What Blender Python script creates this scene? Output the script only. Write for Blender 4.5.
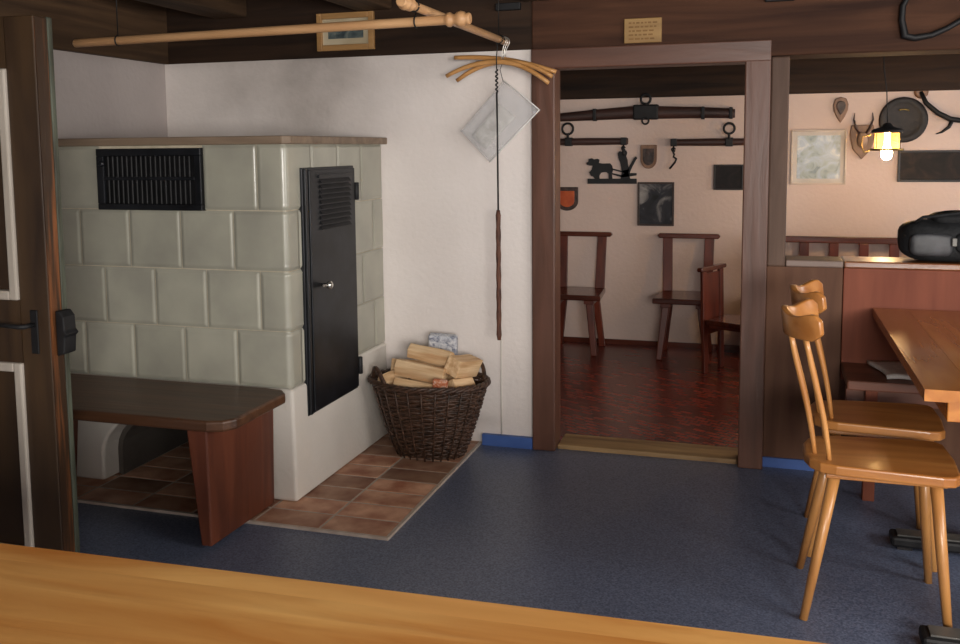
import bpy, bmesh, math, random
from mathutils import Vector, Matrix, Euler
random.seed(7)
D = bpy.data
SC = bpy.context.scene
COL = SC.collection
for o in list(D.objects): D.objects.remove(o)

# ------------------------------------------------------------------ camera
F_PX, PITCH, YAW, ROLL, PP_Y = 935.715, 0.100442, 0.299408, -0.0090415, 242.65   # photo is a crop: principal point above centre
cy, sy, cp, sp = math.cos(YAW), math.sin(YAW), math.cos(PITCH), math.sin(PITCH)
fwd = Vector((-sy*cp, cy*cp, -sp)); right = Vector((cy, sy, 0)); up = right.cross(fwd)
r2 = right*math.cos(ROLL) + up*math.sin(ROLL); u2 = -right*math.sin(ROLL) + up*math.cos(ROLL)
cam = D.cameras.new('camera'); cam.sensor_width = 36; cam.lens = 36*F_PX/960; cam.clip_start = .05; cam.shift_y = (PP_Y-322)/960
camo = D.objects.new('camera', cam); COL.objects.link(camo)
m = Matrix((r2, u2, -fwd)).transposed().to_4x4(); m.translation = (0, 0, 1.45)
camo.matrix_world = m
SC.camera = camo
CAM = Vector((0, 0, 1.45))
def ray(x, y): return r2*((x-480)/F_PX) + u2*(-(y-PP_Y)/F_PX) + fwd
def on_y(x, y, Y): d = ray(x, y); return CAM + d*(Y/d.y)
def on_z(x, y, Z): d = ray(x, y); return CAM + d*((Z-1.45)/d.z)

# ------------------------------------------------------------------ world, window daylight, exposure
W = D.worlds.new('world'); SC.world = W; W.use_nodes = True
bg = W.node_tree.nodes['Background']; bg.inputs[0].default_value = (.62, .72, .9, 1); bg.inputs[1].default_value = .6
def area(name, loc, rot, sx, sz, power, col):
    l = D.lights.new(name, 'AREA'); l.shape = 'RECTANGLE'; l.size = sx; l.size_y = sz; l.energy = power; l.color = col
    o = D.objects.new(name, l); COL.objects.link(o); o.location = loc; o.rotation_euler = rot; return o
DAY = (1.0, .955, .90)
area('window_daylight_right', (2.64, 1.75, 1.45), (0, math.pi/2, 0), .9, 1.7, 36, DAY)
area('window_daylight_front', (1.2, -1.64, 1.45), (math.pi/2, 0, 0), 2.2, .9, 125, DAY)
area('back_room_fill', (2.64, 5.7, 1.22), (0, math.pi/2, 0), 1.0, 1.4, 14, (1.0, .93, .88))  # unseen source added to brighten the back room
SC.view_settings.view_transform = 'Standard'; SC.view_settings.look = 'None'
SC.view_settings.gamma = 1; SC.view_settings.use_curve_mapping = False
SC.view_settings.exposure = 0.8

# ------------------------------------------------------------------ helpers
def H(h, k=1.0):
    h = h.lstrip('#'); c = [int(h[i:i+2], 16)/255 for i in (0, 2, 4)]
    return tuple(k*(v/12.92 if v <= .04045 else ((v+.055)/1.055)**2.4) for v in c) + (1,)

class MB:
    def __init__(s): s.v = []; s.f = []; s.sm = []
    def add(s, vs, fs, smooth=False):
        n = len(s.v); s.v += [tuple(v) for v in vs]
        for f in fs: s.f.append([i+n for i in f]); s.sm.append(smooth)
        return s
    def box(s, x0, x1, y0, y1, z0, z1):
        return s.add([(x0,y0,z0),(x1,y0,z0),(x1,y1,z0),(x0,y1,z0),(x0,y0,z1),(x1,y0,z1),(x1,y1,z1),(x0,y1,z1)],
                     [(0,3,2,1),(4,5,6,7),(0,1,5,4),(1,2,6,5),(2,3,7,6),(3,0,4,7)])
    def obox(s, c, size, rot=(0,0,0)):
        R = Euler(rot).to_matrix(); c = Vector(c); h = [a/2 for a in size]
        vs = [c + R @ Vector((sx*h[0], sy_*h[1], sz*h[2])) for sz in (-1,1) for sx, sy_ in ((-1,-1),(1,-1),(1,1),(-1,1))]
        return s.add(vs, [(0,3,2,1),(4,5,6,7),(0,1,5,4),(1,2,6,5),(2,3,7,6),(3,0,4,7)])
    def tube(s, pts, r, n=8, closed=False, flat=1.0, caps=True):
        pts = [Vector(p) for p in pts]; N = len(pts)
        rs = r if isinstance(r, (list, tuple)) else [r]*N
        ref = None; vs = []
        for i in range(N):
            a = pts[(i-1) % N] if (closed or i > 0) else pts[i]; b = pts[(i+1) % N] if (closed or i < N-1) else pts[i]
            t = (b-a).normalized()
            if ref is None: ref = t.orthogonal().normalized() if abs(t.z) > .9 else Vector((0,0,1))
            u = (ref - t*ref.dot(t))
            u = u.normalized() if u.length > 1e-6 else t.orthogonal().normalized()
            w = t.cross(u); ref = u
            for k in range(n):
                an = 2*math.pi*k/n
                vs.append(pts[i] + (u*math.cos(an)*flat + w*math.sin(an))*rs[i])
        fs = []
        for i in range(N if closed else N-1):
            j = (i+1) % N
            for k in range(n):
                k2 = (k+1) % n; fs.append((i*n+k, i*n+k2, j*n+k2, j*n+k))
        s.add(vs, fs, True)
        if caps and not closed:
            b = len(s.v) - len(vs)
            s.f.append([b+k for k in range(n)][::-1]); s.sm.append(False)
            s.f.append([b+(N-1)*n+k for k in range(n)]); s.sm.append(False)
        return s
    def lathe(s, prof, c=(0,0,0), axis='z', n=20):
        vs = []
        for r, h in prof:
            for k in range(n):
                a = 2*math.pi*k/n; p = (r*math.cos(a), r*math.sin(a), h)
                if axis == 'x': p = (p[2], p[0], p[1])
                elif axis == 'y': p = (p[1], p[2], p[0])
                vs.append((p[0]+c[0], p[1]+c[1], p[2]+c[2]))
        fs = []
        for i in range(len(prof)-1):
            for k in range(n):
                k2 = (k+1) % n; fs.append((i*n+k, i*n+k2, (i+1)*n+k2, (i+1)*n+k))
        s.add(vs, fs, True); b = len(s.v)-len(vs)
        s.f.append([b+k for k in range(n)][::-1]); s.sm.append(False)
        s.f.append([b+(len(prof)-1)*n+k for k in range(n)]); s.sm.append(False)
        return s
    def prism(s, poly, t0, t1, plane='xz'):
        def P(a, b, t): return (a, t, b) if plane == 'xz' else ((a, b, t) if plane == 'xy' else (t, a, b))
        n = len(poly); vs = [P(a, b, t0) for a, b in poly] + [P(a, b, t1) for a, b in poly]
        fs = [list(range(n))[::-1], list(range(n, 2*n))] + [(i, (i+1) % n, n+(i+1) % n, n+i) for i in range(n)]
        return s.add(vs, fs)
    def build(s, name, mat, parent=None, smooth=False, bevel=0, seg=2, origin=None):
        me = D.meshes.new(name)
        if parent is not None: off = WLOC.get(parent.name, Vector((0,0,0)))
        elif origin is not None: off = Vector(origin)
        else:
            xs, ys, zs = zip(*s.v); off = Vector(((min(xs)+max(xs))/2, (min(ys)+max(ys))/2, min(zs)))
        me.from_pydata([tuple(Vector(v)-off) for v in s.v], [], s.f); me.update()
        for p, q in zip(me.polygons, s.sm): p.use_smooth = q or smooth
        bm = bmesh.new(); bm.from_mesh(me); bmesh.ops.recalc_face_normals(bm, faces=bm.faces); bm.to_mesh(me); bm.free()
        me.materials.append(mat)
        o = D.objects.new(name, me); COL.objects.link(o)
        if parent is not None: o.parent = parent; WLOC[o.name] = off
        else: o.location = off; WLOC[o.name] = off
        if bevel:
            b = o.modifiers.new('bevel', 'BEVEL'); b.width = bevel; b.segments = seg; b.limit_method = 'ANGLE'; b.angle_limit = math.radians(40)
        return o
WLOC = {}
def empty(name, loc, label=None, cat=None, group=None, kind=None):
    o = D.objects.new(name, None); COL.objects.link(o); o.location = loc; o.empty_display_size = .1
    WLOC[o.name] = Vector(loc); tag(o, label, cat, group, kind); return o
def tag(o, label=None, cat=None, group=None, kind=None):
    if label: o['label'] = label
    if cat: o['category'] = cat
    if group: o['group'] = group
    if kind: o['kind'] = kind
    return o
def copy_tree(o, parent=None):
    c = o.copy(); COL.objects.link(c); c.parent = parent
    for ch in o.children: copy_tree(ch, c)
    return c
def arc(c, r, a0, a1, n, plane='xz'):
    out = []
    for i in range(n+1):
        a = math.radians(a0 + (a1-a0)*i/n); u, w = r*math.cos(a), r*math.sin(a)
        out.append((c[0]+u, c[1], c[2]+w) if plane == 'xz' else ((c[0]+u, c[1]+w, c[2]) if plane == 'xy' else (c[0], c[1]+u, c[2]+w)))
    return out

# ------------------------------------------------------------------ materials
def base_mat(name):
    m = D.materials.new(name); m.use_nodes = True
    nt = m.node_tree; return m, nt, nt.nodes['Principled BSDF']
def noise_mat(name, c1, c2, rough=.5, scale=(5,5,5), detail=4, lo=.35, hi=.65, bump=.0, bscale=None, metal=0, coat=0, spec=.5, vary=.0, dist=0, rvar=0):
    m, nt, b = base_mat(name); N = nt.nodes; L = nt.links
    tc = N.new('ShaderNodeTexCoord'); mp = N.new('ShaderNodeMapping'); mp.inputs['Scale'].default_value = scale
    L.new(tc.outputs['Object'], mp.inputs['Vector'])
    oi = N.new('ShaderNodeObjectInfo')
    ml = N.new('ShaderNodeMath'); ml.operation = 'MULTIPLY'; ml.inputs[1].default_value = 37.0
    L.new(oi.outputs['Random'], ml.inputs[0]); L.new(ml.outputs[0], mp.inputs['Location'])
    nz = N.new('ShaderNodeTexNoise'); nz.inputs['Scale'].default_value = 1; nz.inputs['Detail'].default_value = detail; nz.inputs['Distortion'].default_value = dist
    L.new(mp.outputs[0], nz.inputs['Vector'])
    cr = N.new('ShaderNodeValToRGB'); cr.color_ramp.elements[0].position = lo; cr.color_ramp.elements[1].position = hi
    cr.color_ramp.elements[0].color = c1; cr.color_ramp.elements[1].color = c2
    L.new(nz.outputs['Fac'], cr.inputs[0])
    col = cr.outputs[0]
    if vary:
        hs = N.new('ShaderNodeHueSaturation'); mr = N.new('ShaderNodeMapRange'); mr.inputs['To Min'].default_value = 1-vary; mr.inputs['To Max'].default_value = 1+vary
        L.new(oi.outputs['Random'], mr.inputs[0]); L.new(mr.outputs[0], hs.inputs['Value']); L.new(col, hs.inputs['Color']); col = hs.outputs[0]
    L.new(col, b.inputs['Base Color'])
    b.inputs['Roughness'].default_value = rough; b.inputs['Metallic'].default_value = metal
    b.inputs['Specular IOR Level'].default_value = spec
    if coat: b.inputs['Coat Weight'].default_value = coat; b.inputs['Coat Roughness'].default_value = .12
    if rvar:
        mr2 = N.new('ShaderNodeMapRange'); mr2.inputs['To Min'].default_value = rough-rvar; mr2.inputs['To Max'].default_value = rough+rvar
        L.new(nz.outputs['Fac'], mr2.inputs[0]); L.new(mr2.outputs[0], b.inputs['Roughness'])
    if bump:
        bp = N.new('ShaderNodeBump'); bp.inputs['Strength'].default_value = bump; bp.inputs['Distance'].default_value = .01
        src = nz
        if bscale:
            src = N.new('ShaderNodeTexNoise'); src.inputs['Scale'].default_value = bscale; src.inputs['Detail'].default_value = 3
            L.new(tc.outputs['Object'], src.inputs['Vector'])
        L.new(src.outputs['Fac'], bp.inputs['Height']); L.new(bp.outputs[0], b.inputs['Normal'])
    return m
def wood(name, dark, light, axis='x', rough=.4, fine=28, long=1.6, bump=.15, coat=0, vary=.08, spec=.5):
    sc = {'x': (long, fine, fine), 'y': (fine, long, fine), 'z': (fine, fine, long)}[axis]
    return noise_mat(name, H(dark), H(light), rough, sc, 6, .3, .72, bump, None, 0, coat, spec, vary, .6)

def plaster_mat(name, c1, c2, stain=None):
    m = noise_mat(name, H(c1), H(c2), .85, (1.6,1.6,1.6), 5, .3, .7, .25, 38, spec=.2)
    if stain:
        nt = m.node_tree; N = nt.nodes; L = nt.links; b = N['Principled BSDF']
        src = b.inputs['Base Color'].links[0].from_socket
        geo = N.new('ShaderNodeNewGeometry'); acc = None
        for (px, pz, rx, rz, k) in stain:
            mp = N.new('ShaderNodeMapping'); mp.vector_type = 'POINT'
            mp.inputs['Scale'].default_value = (1/rx, 0, 1/rz); mp.inputs['Location'].default_value = (-px/rx, 0, -pz/rz)
            L.new(geo.outputs['Position'], mp.inputs[0])
            gr = N.new('ShaderNodeTexGradient'); gr.gradient_type = 'SPHERICAL'; L.new(mp.outputs[0], gr.inputs[0])
            mu = N.new('ShaderNodeMath'); mu.operation = 'MULTIPLY'; mu.inputs[1].default_value = k; L.new(gr.outputs['Fac'], mu.inputs[0])
            if acc is None: acc = mu
            else:
                ad = N.new('ShaderNodeMath'); ad.operation = 'ADD'; L.new(acc.outputs[0], ad.inputs[0]); L.new(mu.outputs[0], ad.inputs[1]); acc = ad
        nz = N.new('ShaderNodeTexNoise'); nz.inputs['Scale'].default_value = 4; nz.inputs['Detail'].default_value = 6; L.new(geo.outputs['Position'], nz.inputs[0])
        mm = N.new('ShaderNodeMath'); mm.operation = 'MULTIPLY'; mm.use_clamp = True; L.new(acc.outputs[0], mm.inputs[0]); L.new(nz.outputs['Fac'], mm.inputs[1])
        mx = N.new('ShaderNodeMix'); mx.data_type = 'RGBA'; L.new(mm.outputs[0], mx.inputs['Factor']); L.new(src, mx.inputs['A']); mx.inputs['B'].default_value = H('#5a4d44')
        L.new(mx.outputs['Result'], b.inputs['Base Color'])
    return m

M = {}
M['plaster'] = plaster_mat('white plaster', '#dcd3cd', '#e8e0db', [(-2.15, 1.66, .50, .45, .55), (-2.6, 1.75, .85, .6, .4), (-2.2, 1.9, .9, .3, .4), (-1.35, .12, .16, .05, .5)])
M['dimmed'] = plaster_mat('shade dimmed plaster', '#aaa09d', '#bcb3af')  # white plaster again, with the left wall's dimness painted into the grey
M['stove_plaster'] = plaster_mat('stove base plaster', '#cfc9c0', '#ddd7ce')
M['far_plaster'] = plaster_mat('back room plaster', '#cdb6aa', '#d6c1b6')
M['vinyl'] = noise_mat('blue vinyl floor', H('#475067'), H('#78829a'), .4, (150,150,150), 3, .3, .72, .05, spec=.45)
M['beam'] = wood('dark old beam', '#1c120c', '#3a281b', 'x', .7, 18, 1.2, .4, spec=.25)
M['beam_y'] = wood('dark ceiling beam', '#33251a', '#5a4430', 'y', .7, 18, 1.2, .4, spec=.25)
M['lintel'] = wood('brown lintel wood', '#33211a', '#573a2a', 'x', .75, 16, 1.2, .4, spec=.15)
M['plank'] = wood('dark ceiling plank', '#1a110b', '#2e2018', 'y', .75, 14, 1.0, .3, spec=.2)
M['frame'] = wood('brown painted door frame', '#4e3327', '#6b483a', 'z', .42, 12, 1.5, .35, spec=.4)
M['frame_x'] = wood('brown painted door head', '#4a3026', '#644335', 'x', .4, 12, 1.5, .25)
M['post'] = wood('grey brown post', '#4d3a30', '#6f594c', 'z', .6, 14, 1.5, .3, spec=.25)
M['panel'] = wood('grey brown partition panel', '#583c2e', '#70503e', 'z', .65, 12, 1.2, .2, spec=.2)
M['rail'] = wood('grey partition rail', '#6f5d54', '#8a756a', 'x', .5, 12, 1.2, .2)
M['redwood'] = wood('red brown bench wood', '#6a3829', '#864d39', 'z', .6, 10, 1.4, .15, spec=.2)
M['redwood_x'] = wood('red brown seat wood', '#5f3a2c', '#84523d', 'x', .45, 14, 1.4, .15)
M['cap'] = wood('warm cap rail', '#6b3d22', '#8e5730', 'x', .28, 14, 1.4, .1, coat=.4)
M['sill'] = wood('worn door sill', '#6e5337', '#a98a5e', 'x', .6, 16, 2, .3)
M['skirt'] = noise_mat('blue skirting', H('#3c5a9a'), H('#4a69ab'), .45, (6,6,6))
M['hearth_tile'] = noise_mat('terracotta tile', H('#965f46'), H('#cfa588'), .55, (9,9,9), 5, .3, .7, .15, vary=.5)
M['grout'] = noise_mat('grout', H('#b3a599'), H('#c8baac'), .9, (30,30,30), bump=.2)
M['hearth_border'] = noise_mat('pale edging strip', H('#b3a497'), H('#c9bcb0'), .6, (20,20,20))
M['glaze'] = noise_mat('pale green stove glaze', H('#969488'), H('#a9a798'), .3, (5,5,5), 4, .3, .7, .05, coat=.25, spec=.45, vary=.08)
M['stove_grout'] = noise_mat('stove joint', H('#b8ad96'), H('#cbc0aa'), .8, (20,20,20))
M['stove_top'] = wood('stove top board', '#6f5d4c', '#8f7c68', 'x', .6, 16, 1.6, .2)
M['iron'] = noise_mat('black iron', H('#131417'), H('#23252a'), .38, (8,8,8), metal=.3, spec=.5, bump=.05)
M['iron_matte'] = noise_mat('matte black iron', H('#0e0e10'), H('#1b1b1d'), .6, (12,12,12), spec=.4, bump=.1)
M['soot'] = noise_mat('sooty iron', H('#08080a'), H('#131315'), .55, (12,12,12), spec=.3)
M['chrome'] = noise_mat('pale metal knob', H('#b9b7b0'), H('#d6d4cd'), .2, (5,5,5), metal=.9)
M['bench_top'] = wood('dark bench board', '#40281a', '#60402a', 'x', .42, 22, 1.5, .2)
M['bench_leg'] = wood('red brown bench leg', '#4a2214', '#6b3823', 'z', .5, 14, 1.5, .2)
M['door_paint'] = wood('dark brown door paint', '#2a1c12', '#46331f', 'z', .45, 10, 1.4, .2)
M['door_white'] = wood('cream door moulding', '#a89f93', '#c4bbb0', 'z', .5, 10, 2, .1)
M['door_worn'] = noise_mat('worn door edge', H('#33200f'), H('#96582c'), .5, (45,45,2.5), 5, .45, .75, .3)
M['door_green'] = noise_mat('old green paint edge', H('#35362c'), H('#5a6052'), .5, (30,30,4), 4, bump=.2)
M['chair'] = wood('honey beech', '#985d2a', '#bd8144', 'x', .36, 16, 2.0, .08, coat=.25)
M['chair_z'] = wood('honey beech spindle', '#a86f3a', '#cc9456', 'z', .36, 16, 2.0, .05, coat=.25)
M['table'] = wood('orange varnished table', '#9c571c', '#c98238', 'y', .26, 14, 1.5, .08, coat=.35)
M['front_table'] = wood('orange pine table', '#c4762a', '#f7be70', 'x', .45, 12, 1.6, .2, coat=.05, vary=.05)
M['pole'] = wood('pale turned pole', '#b98a5e', '#d6aa7c', 'x', .45, 20, 2, .05)
M['pole_y'] = wood('pale turned pole deep', '#b98a5e', '#d6aa7c', 'y', .45, 20, 2, .05)
M['hanger'] = wood('beech hanger', '#b07c44', '#cf9c62', 'x', .4, 30, 3, .05)
M['wire'] = noise_mat('dark wire', H('#1a1a1a'), H('#2b2a28'), .5, (20,20,20), metal=.5)
M['steel'] = noise_mat('bright steel wire', H('#b0aca5'), H('#cfccc6'), .3, (20,20,20), metal=.8)
M['rust'] = noise_mat('rust brown rod', H('#3f241a'), H('#6a4230'), .7, (60,60,20), bump=.4)
M['wicker'] = noise_mat('dark brown wicker', H('#24170f'), H('#5c4030'), .5, (45,45,60), 4, .3, .75, .3)
M['log_side'] = noise_mat('split firewood', H('#c1976a'), H('#e6c69c'), .75, (4,40,40), 5, bump=.4, vary=.12)
M['bark'] = noise_mat('firewood bark', H('#6a4a30'), H('#a07a52'), .85, (20,40,40), 5, bump=.6)
M['redfloor'] = None
M['dark_chair'] = wood('red brown board chair', '#43190e', '#6e2f1b', 'z', .4, 14, 1.6, .1, coat=.1)
M['dark_chair_x'] = wood('red brown chair seat', '#3f1c12', '#6a3221', 'x', .25, 14, 1.6, .1, coat=.4)
M['yoke'] = wood('dark harness wood', '#2a1a15', '#4a302a', 'x', .55, 20, 2, .3)
M['black'] = noise_mat('black surface', H('#141112'), H('#221d1d'), .5, (10,10,10))
M['bag'] = noise_mat('black bag cloth', H('#0b0c0e'), H('#1b1d20'), .75, (14,14,14), bump=.4, bscale=60, spec=.35)
M['bag_grey'] = noise_mat('grey bag panel', H('#26272a'), H('#45464a'), .5, (10,10,10), bump=.3)
M['cloth'] = noise_mat('grey felt', H('#cac6c2'), H('#dedad6'), .95, (60,60,60), bump=.4)

# red scale-patterned floor of the back room
def red_floor():
    m, nt, b = base_mat('red brown patterned floor'); N = nt.nodes; L = nt.links
    tc = N.new('ShaderNodeTexCoord'); mp = N.new('ShaderNodeMapping'); mp.inputs['Scale'].default_value = (13, 13, 13); mp.inputs['Rotation'].default_value = (0, 0, .5)
    L.new(tc.outputs['Object'], mp.inputs[0])
    br = N.new('ShaderNodeTexBrick'); br.inputs['Scale'].default_value = 1; br.inputs['Color1'].default_value = H('#6a261b'); br.inputs['Color2'].default_value = H('#933c2b')
    br.inputs['Mortar'].default_value = H('#34120c'); br.inputs['Mortar Size'].default_value = .07; br.inputs['Brick Width'].default_value = 1.0; br.inputs['Row Height'].default_value = .5
    L.new(mp.outputs[0], br.inputs[0]); L.new(br.outputs[0], b.inputs['Base Color'])
    bp = N.new('ShaderNodeBump'); bp.inputs['Strength'].default_value = .35; bp.inputs['Distance'].default_value = .004; bp.invert = True
    L.new(br.outputs['Fac'], bp.inputs['Height']); L.new(bp.outputs[0], b.inputs['Normal'])
    b.inputs['Roughness'].default_value = .27; return m
M['redfloor'] = red_floor()

def picture_mat(name, cols, scale, rough=.6, detail=5, dist=1.2):
    m, nt, b = base_mat(name); N = nt.nodes; L = nt.links
    tc = N.new('ShaderNodeTexCoord'); nz = N.new('ShaderNodeTexNoise'); nz.inputs['Scale'].default_value = scale; nz.inputs['Detail'].default_value = detail; nz.inputs['Distortion'].default_value = dist
    L.new(tc.outputs['Object'], nz.inputs['Vector']); cr = N.new('ShaderNodeValToRGB'); e = cr.color_ramp.elements
    while len(e) < len(cols): e.new(.5)
    for i, c in enumerate(cols): e[i].position = .3 + .4*i/(len(cols)-1); e[i].color = H(c)
    L.new(nz.outputs['Fac'], cr.inputs[0]); L.new(cr.outputs[0], b.inputs['Base Color']); b.inputs['Roughness'].default_value = rough; b.inputs['Specular IOR Level'].default_value = .25
    return m

# ================================================================== THE SETTING
YB, YP, YK, YF = 4.30, 4.33, 4.50, 6.82   # white wall face, partition face, back of dividing wall, far wall
XL, XR, YN = -3.06, 2.6, -1.6
ZC = 2.27
def struct(o, label=None): tag(o, label, None, None, 'structure'); return o

struct(MB().box(XL, XR, YN, 4.34, -.06, 0).build('floor', M['vinyl']), 'speckled blue vinyl floor')
struct(MB().box(XL-.02, XR, YK, YF, -.06, 0).build('floor_back', M['redfloor']), 'dark red patterned floor of the back room')
# dividing wall
struct(MB().box(XL, -1.063, YB, YK, 0, 1.905).build('wall_back', M['plaster']), 'white plastered wall beside the stove')
struct(MB().box(XL-.2, XL, 2.64, 7.0, 0, 1.905).box(XL-.2, XL, YN, 1.80, 0, 1.905).build('wall_left', M['dimmed']), 'white plastered wall behind the stove')
struct(MB().box(XL-.2, XL+.03, YN, 7.0, 1.905, ZC).build('trim_1', M['beam_y']), 'dark timber above the left wall')
struct(MB().box(XL+.03, -1.063, YB-.01, YK, 1.905, ZC).build('trim_2', M['beam']), 'dark timber above the white wall')
struct(MB().box(-1.063, XR, YB-.02, YK, 1.835, ZC).build('trim_3', M['lintel'], bevel=.008), 'brown timber lintel over the doorway')
# hallway beyond the open door
hall = MB().box(-4.3, -4.2, 1.3, 3.1, 0, ZC).box(-4.3, XL-.2, 1.3, 1.4, 0, ZC).box(-4.3, XL-.2, 3.0, 3.1, 0, ZC)
struct(hall.build('wall_hall', M['plaster']))
struct(MB().box(-4.3, XL, 1.3, 3.1, -.06, -.005).build('floor_hall', M['beam']))
# right wall and front wall with windows
rw = MB()
for (y0, y1) in ((YN-.2, .9), (2.6, 5.0), (6.4, 7.0)): rw.box(XR, XR+.2, y0, y1, 0, ZC)
for (y0, y1, z0, z1) in ((.9, 2.6, 1.0, 1.9), (5.0, 6.4, .7, 1.75)): rw.box(XR, XR+.2, y0, y1, 0, z0).box(XR, XR+.2, y0, y1, z1, ZC)
struct(rw.build('wall_right', M['plaster']))
fw = MB().box(XL-.2, .1, YN-.2, YN, 0, ZC).box(2.3, XR, YN-.2, YN, 0, ZC).box(.1, 2.3, YN-.2, YN, 0, 1.0).box(.1, 2.3, YN-.2, YN, 1.9, ZC)
struct(fw.build('wall_front', M['plaster']))
def window(name, a0, a1, z0, z1, side):
    r = empty(name, ((XR+.1, (a0+a1)/2, z0) if side == 'x' else ((a0+a1)/2, YN-.1, z0)), 'painted timber window', None, None, 'structure')
    def bx(u0, u1, w0, w1):
        return MB().box(XR+.12, XR+.17, u0, u1, w0, w1) if side == 'x' else MB().box(u0, u1, YN-.17, YN-.12, w0, w1)
    for u0, u1, w0, w1 in ((a0, a0+.05, z0, z1), (a1-.05, a1, z0, z1), (a0+.05, a1-.05, z0, z0+.05), (a0+.05, a1-.05, z1-.05, z1), ((a0+a1)/2-.025, (a0+a1)/2+.025, z0+.05, z1-.05)):
        bx(u0, u1, w0, w1).build('window_frame', M['frame'], r)
window('window_1', .9, 2.6, 1.0, 1.9, 'x'); window('window_2', .1, 2.3, 1.0, 1.9, 'y'); window('window_added', 5.0, 6.4, .7, 1.75, 'x')  # the back room window is unseen, added for its fill light
# ceiling with planks and beams
ce = struct(MB().box(XL-1.3, XR+.2, YN-.2, 7.1, ZC+.02, ZC+.08).build('ceiling', M['plank']), 'dark timber ceiling')
x = XL+.03
while x < XR:
    MB().box(x, min(x+.215, XR), YN, YB-.02, ZC, ZC+.02).build('plank', M['plank'], ce); x += .222
for bx_ in (-2.73, -1.94, -1.10, -.26, .58, 1.42, 2.2):
    MB().box(bx_, bx_+.19, YN, YB-.025, 2.12, ZC).build('beam', M['beam_y'], ce, bevel=.012)
x = XL
while x < XR:
    MB().box(x, min(x+.235, XR), YK, YF, 2.08, 2.1).build('plank', M['plank'], ce); x += .245
# back room
struct(MB().box(XL-.2, XR+.2, YF, YF+.2, 0, 1.80).build('wall_far', M['far_plaster']), 'pinkish plastered far wall of the back room')
struct(MB().box(XL-.2, XR+.2, YF-.05, YF+.2, 1.80, 2.1).build('trim_4', M['beam'], bevel=.01), 'dark timber along the top of the far wall')
struct(MB().box(XL, XR, YF-.012, YF, 0, .035).build('baseboard_far', M['dark_chair_x']), 'low dark skirting of the far wall')
# doorway frame
dr = empty('door_2', (-.55, YP, 0), 'brown painted door frame around the open doorway', None, None, 'structure')
MB().box(-1.063, -.952, YB-.03, 4.40, 0, 1.84).build('jamb', M['frame'], dr, bevel=.006)
MB().box(-.108, -.0, YB-.03, 4.40, 0, 1.84).build('jamb', M['frame'], dr, bevel=.006)
MB().box(-1.063, -.0, YB-.032, 4.40, 1.812, 1.905).build('head', M['frame_x'], dr, bevel=.006)
MB().box(-.952, -.108, YB+.02, YK+.005, -.01, .022).build('sill', M['sill'], dr, bevel=.008)
# partition beside it
pt = empty('wall_partition', (.16, YP, 0), 'low grey brown timber partition beside the doorway', None, None, 'structure')
MB().box(0, .318, YP, 4.46, 0, .918).build('panel', M['panel'], pt, bevel=.004)
MB().box(.079, .318, YP-.012, YK, .918, .948).build('cap', M['rail'], pt, bevel=.006)
struct(MB().box(.321, XR, 4.375, 4.46, 0, .918).build('wall_bench', M['panel']), 'timber partition behind the corner bench')
struct(MB().box(.321, XR, YP-.01, YK+.03, .918, .948).build('trim_6', M['cap'], bevel=.006), 'warm brown cap rail of the partition')
struct(MB().box(0, .077, YP-.02, 4.48, .918, 1.835).build('trim_5', M['post'], bevel=.008), 'grey brown timber post between doorway and opening')
# blue skirting
struct(MB().box(-1.318, -1.065, YB-.025, YB, 0, .055).build('baseboard_left', M['skirt']), 'blue skirting strip below the white wall')
struct(MB().box(.0, .318, YP-.012, YP, 0, .045).build('baseboard_right', M['skirt']), 'blue skirting strip below the partition')
# hearth of terracotta tiles
hx0, hx1, hy0, hy1 = XL, -1.325, 3.10, YB
he = empty('floor_hearth', (-1.8, 3.7, 0), 'terracotta tiled hearth around the stove', None, None, 'structure')
MB().box(hx0, hx1-.012, hy0+.012, hy1, 0, .0085).build('grout_bed', M['grout'], he)
MB().box(hx0, hx1, hy0, hy0+.013, 0, .011).build('border', M['hearth_border'], he)
MB().box(hx1-.013, hx1, hy0+.013, hy1, 0, .011).build('border', M['hearth_border'], he)
TW, TD, g = .271, .133, .010
tile_ob = None
for ix in range(7):
    for iy in range(9):
        x1 = hx1-.015-ix*(TW+g); y0 = hy0+.015+iy*(TD+g)
        if x1-TW < hx0 or y0 > hy1-.02: continue
        if tile_ob is None:
            t = MB().box(x1-TW, x1, y0, y0+TD, .002, .010).build('tile', M['hearth_tile'], None, bevel=.002, seg=1, origin=(x1-TW/2, y0+TD/2, 0)); tile_ob = t
        else:
            t = tile_ob.copy(); COL.objects.link(t)
        t.parent = he; t.location = Vector((x1-TW/2, y0+TD/2, 0)) - WLOC[he.name]
        if y0+TD > hy1: t.scale.y = (hy1-y0)/TD; t.location.y = (y0+hy1)/2 - WLOC[he.name].y

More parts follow.
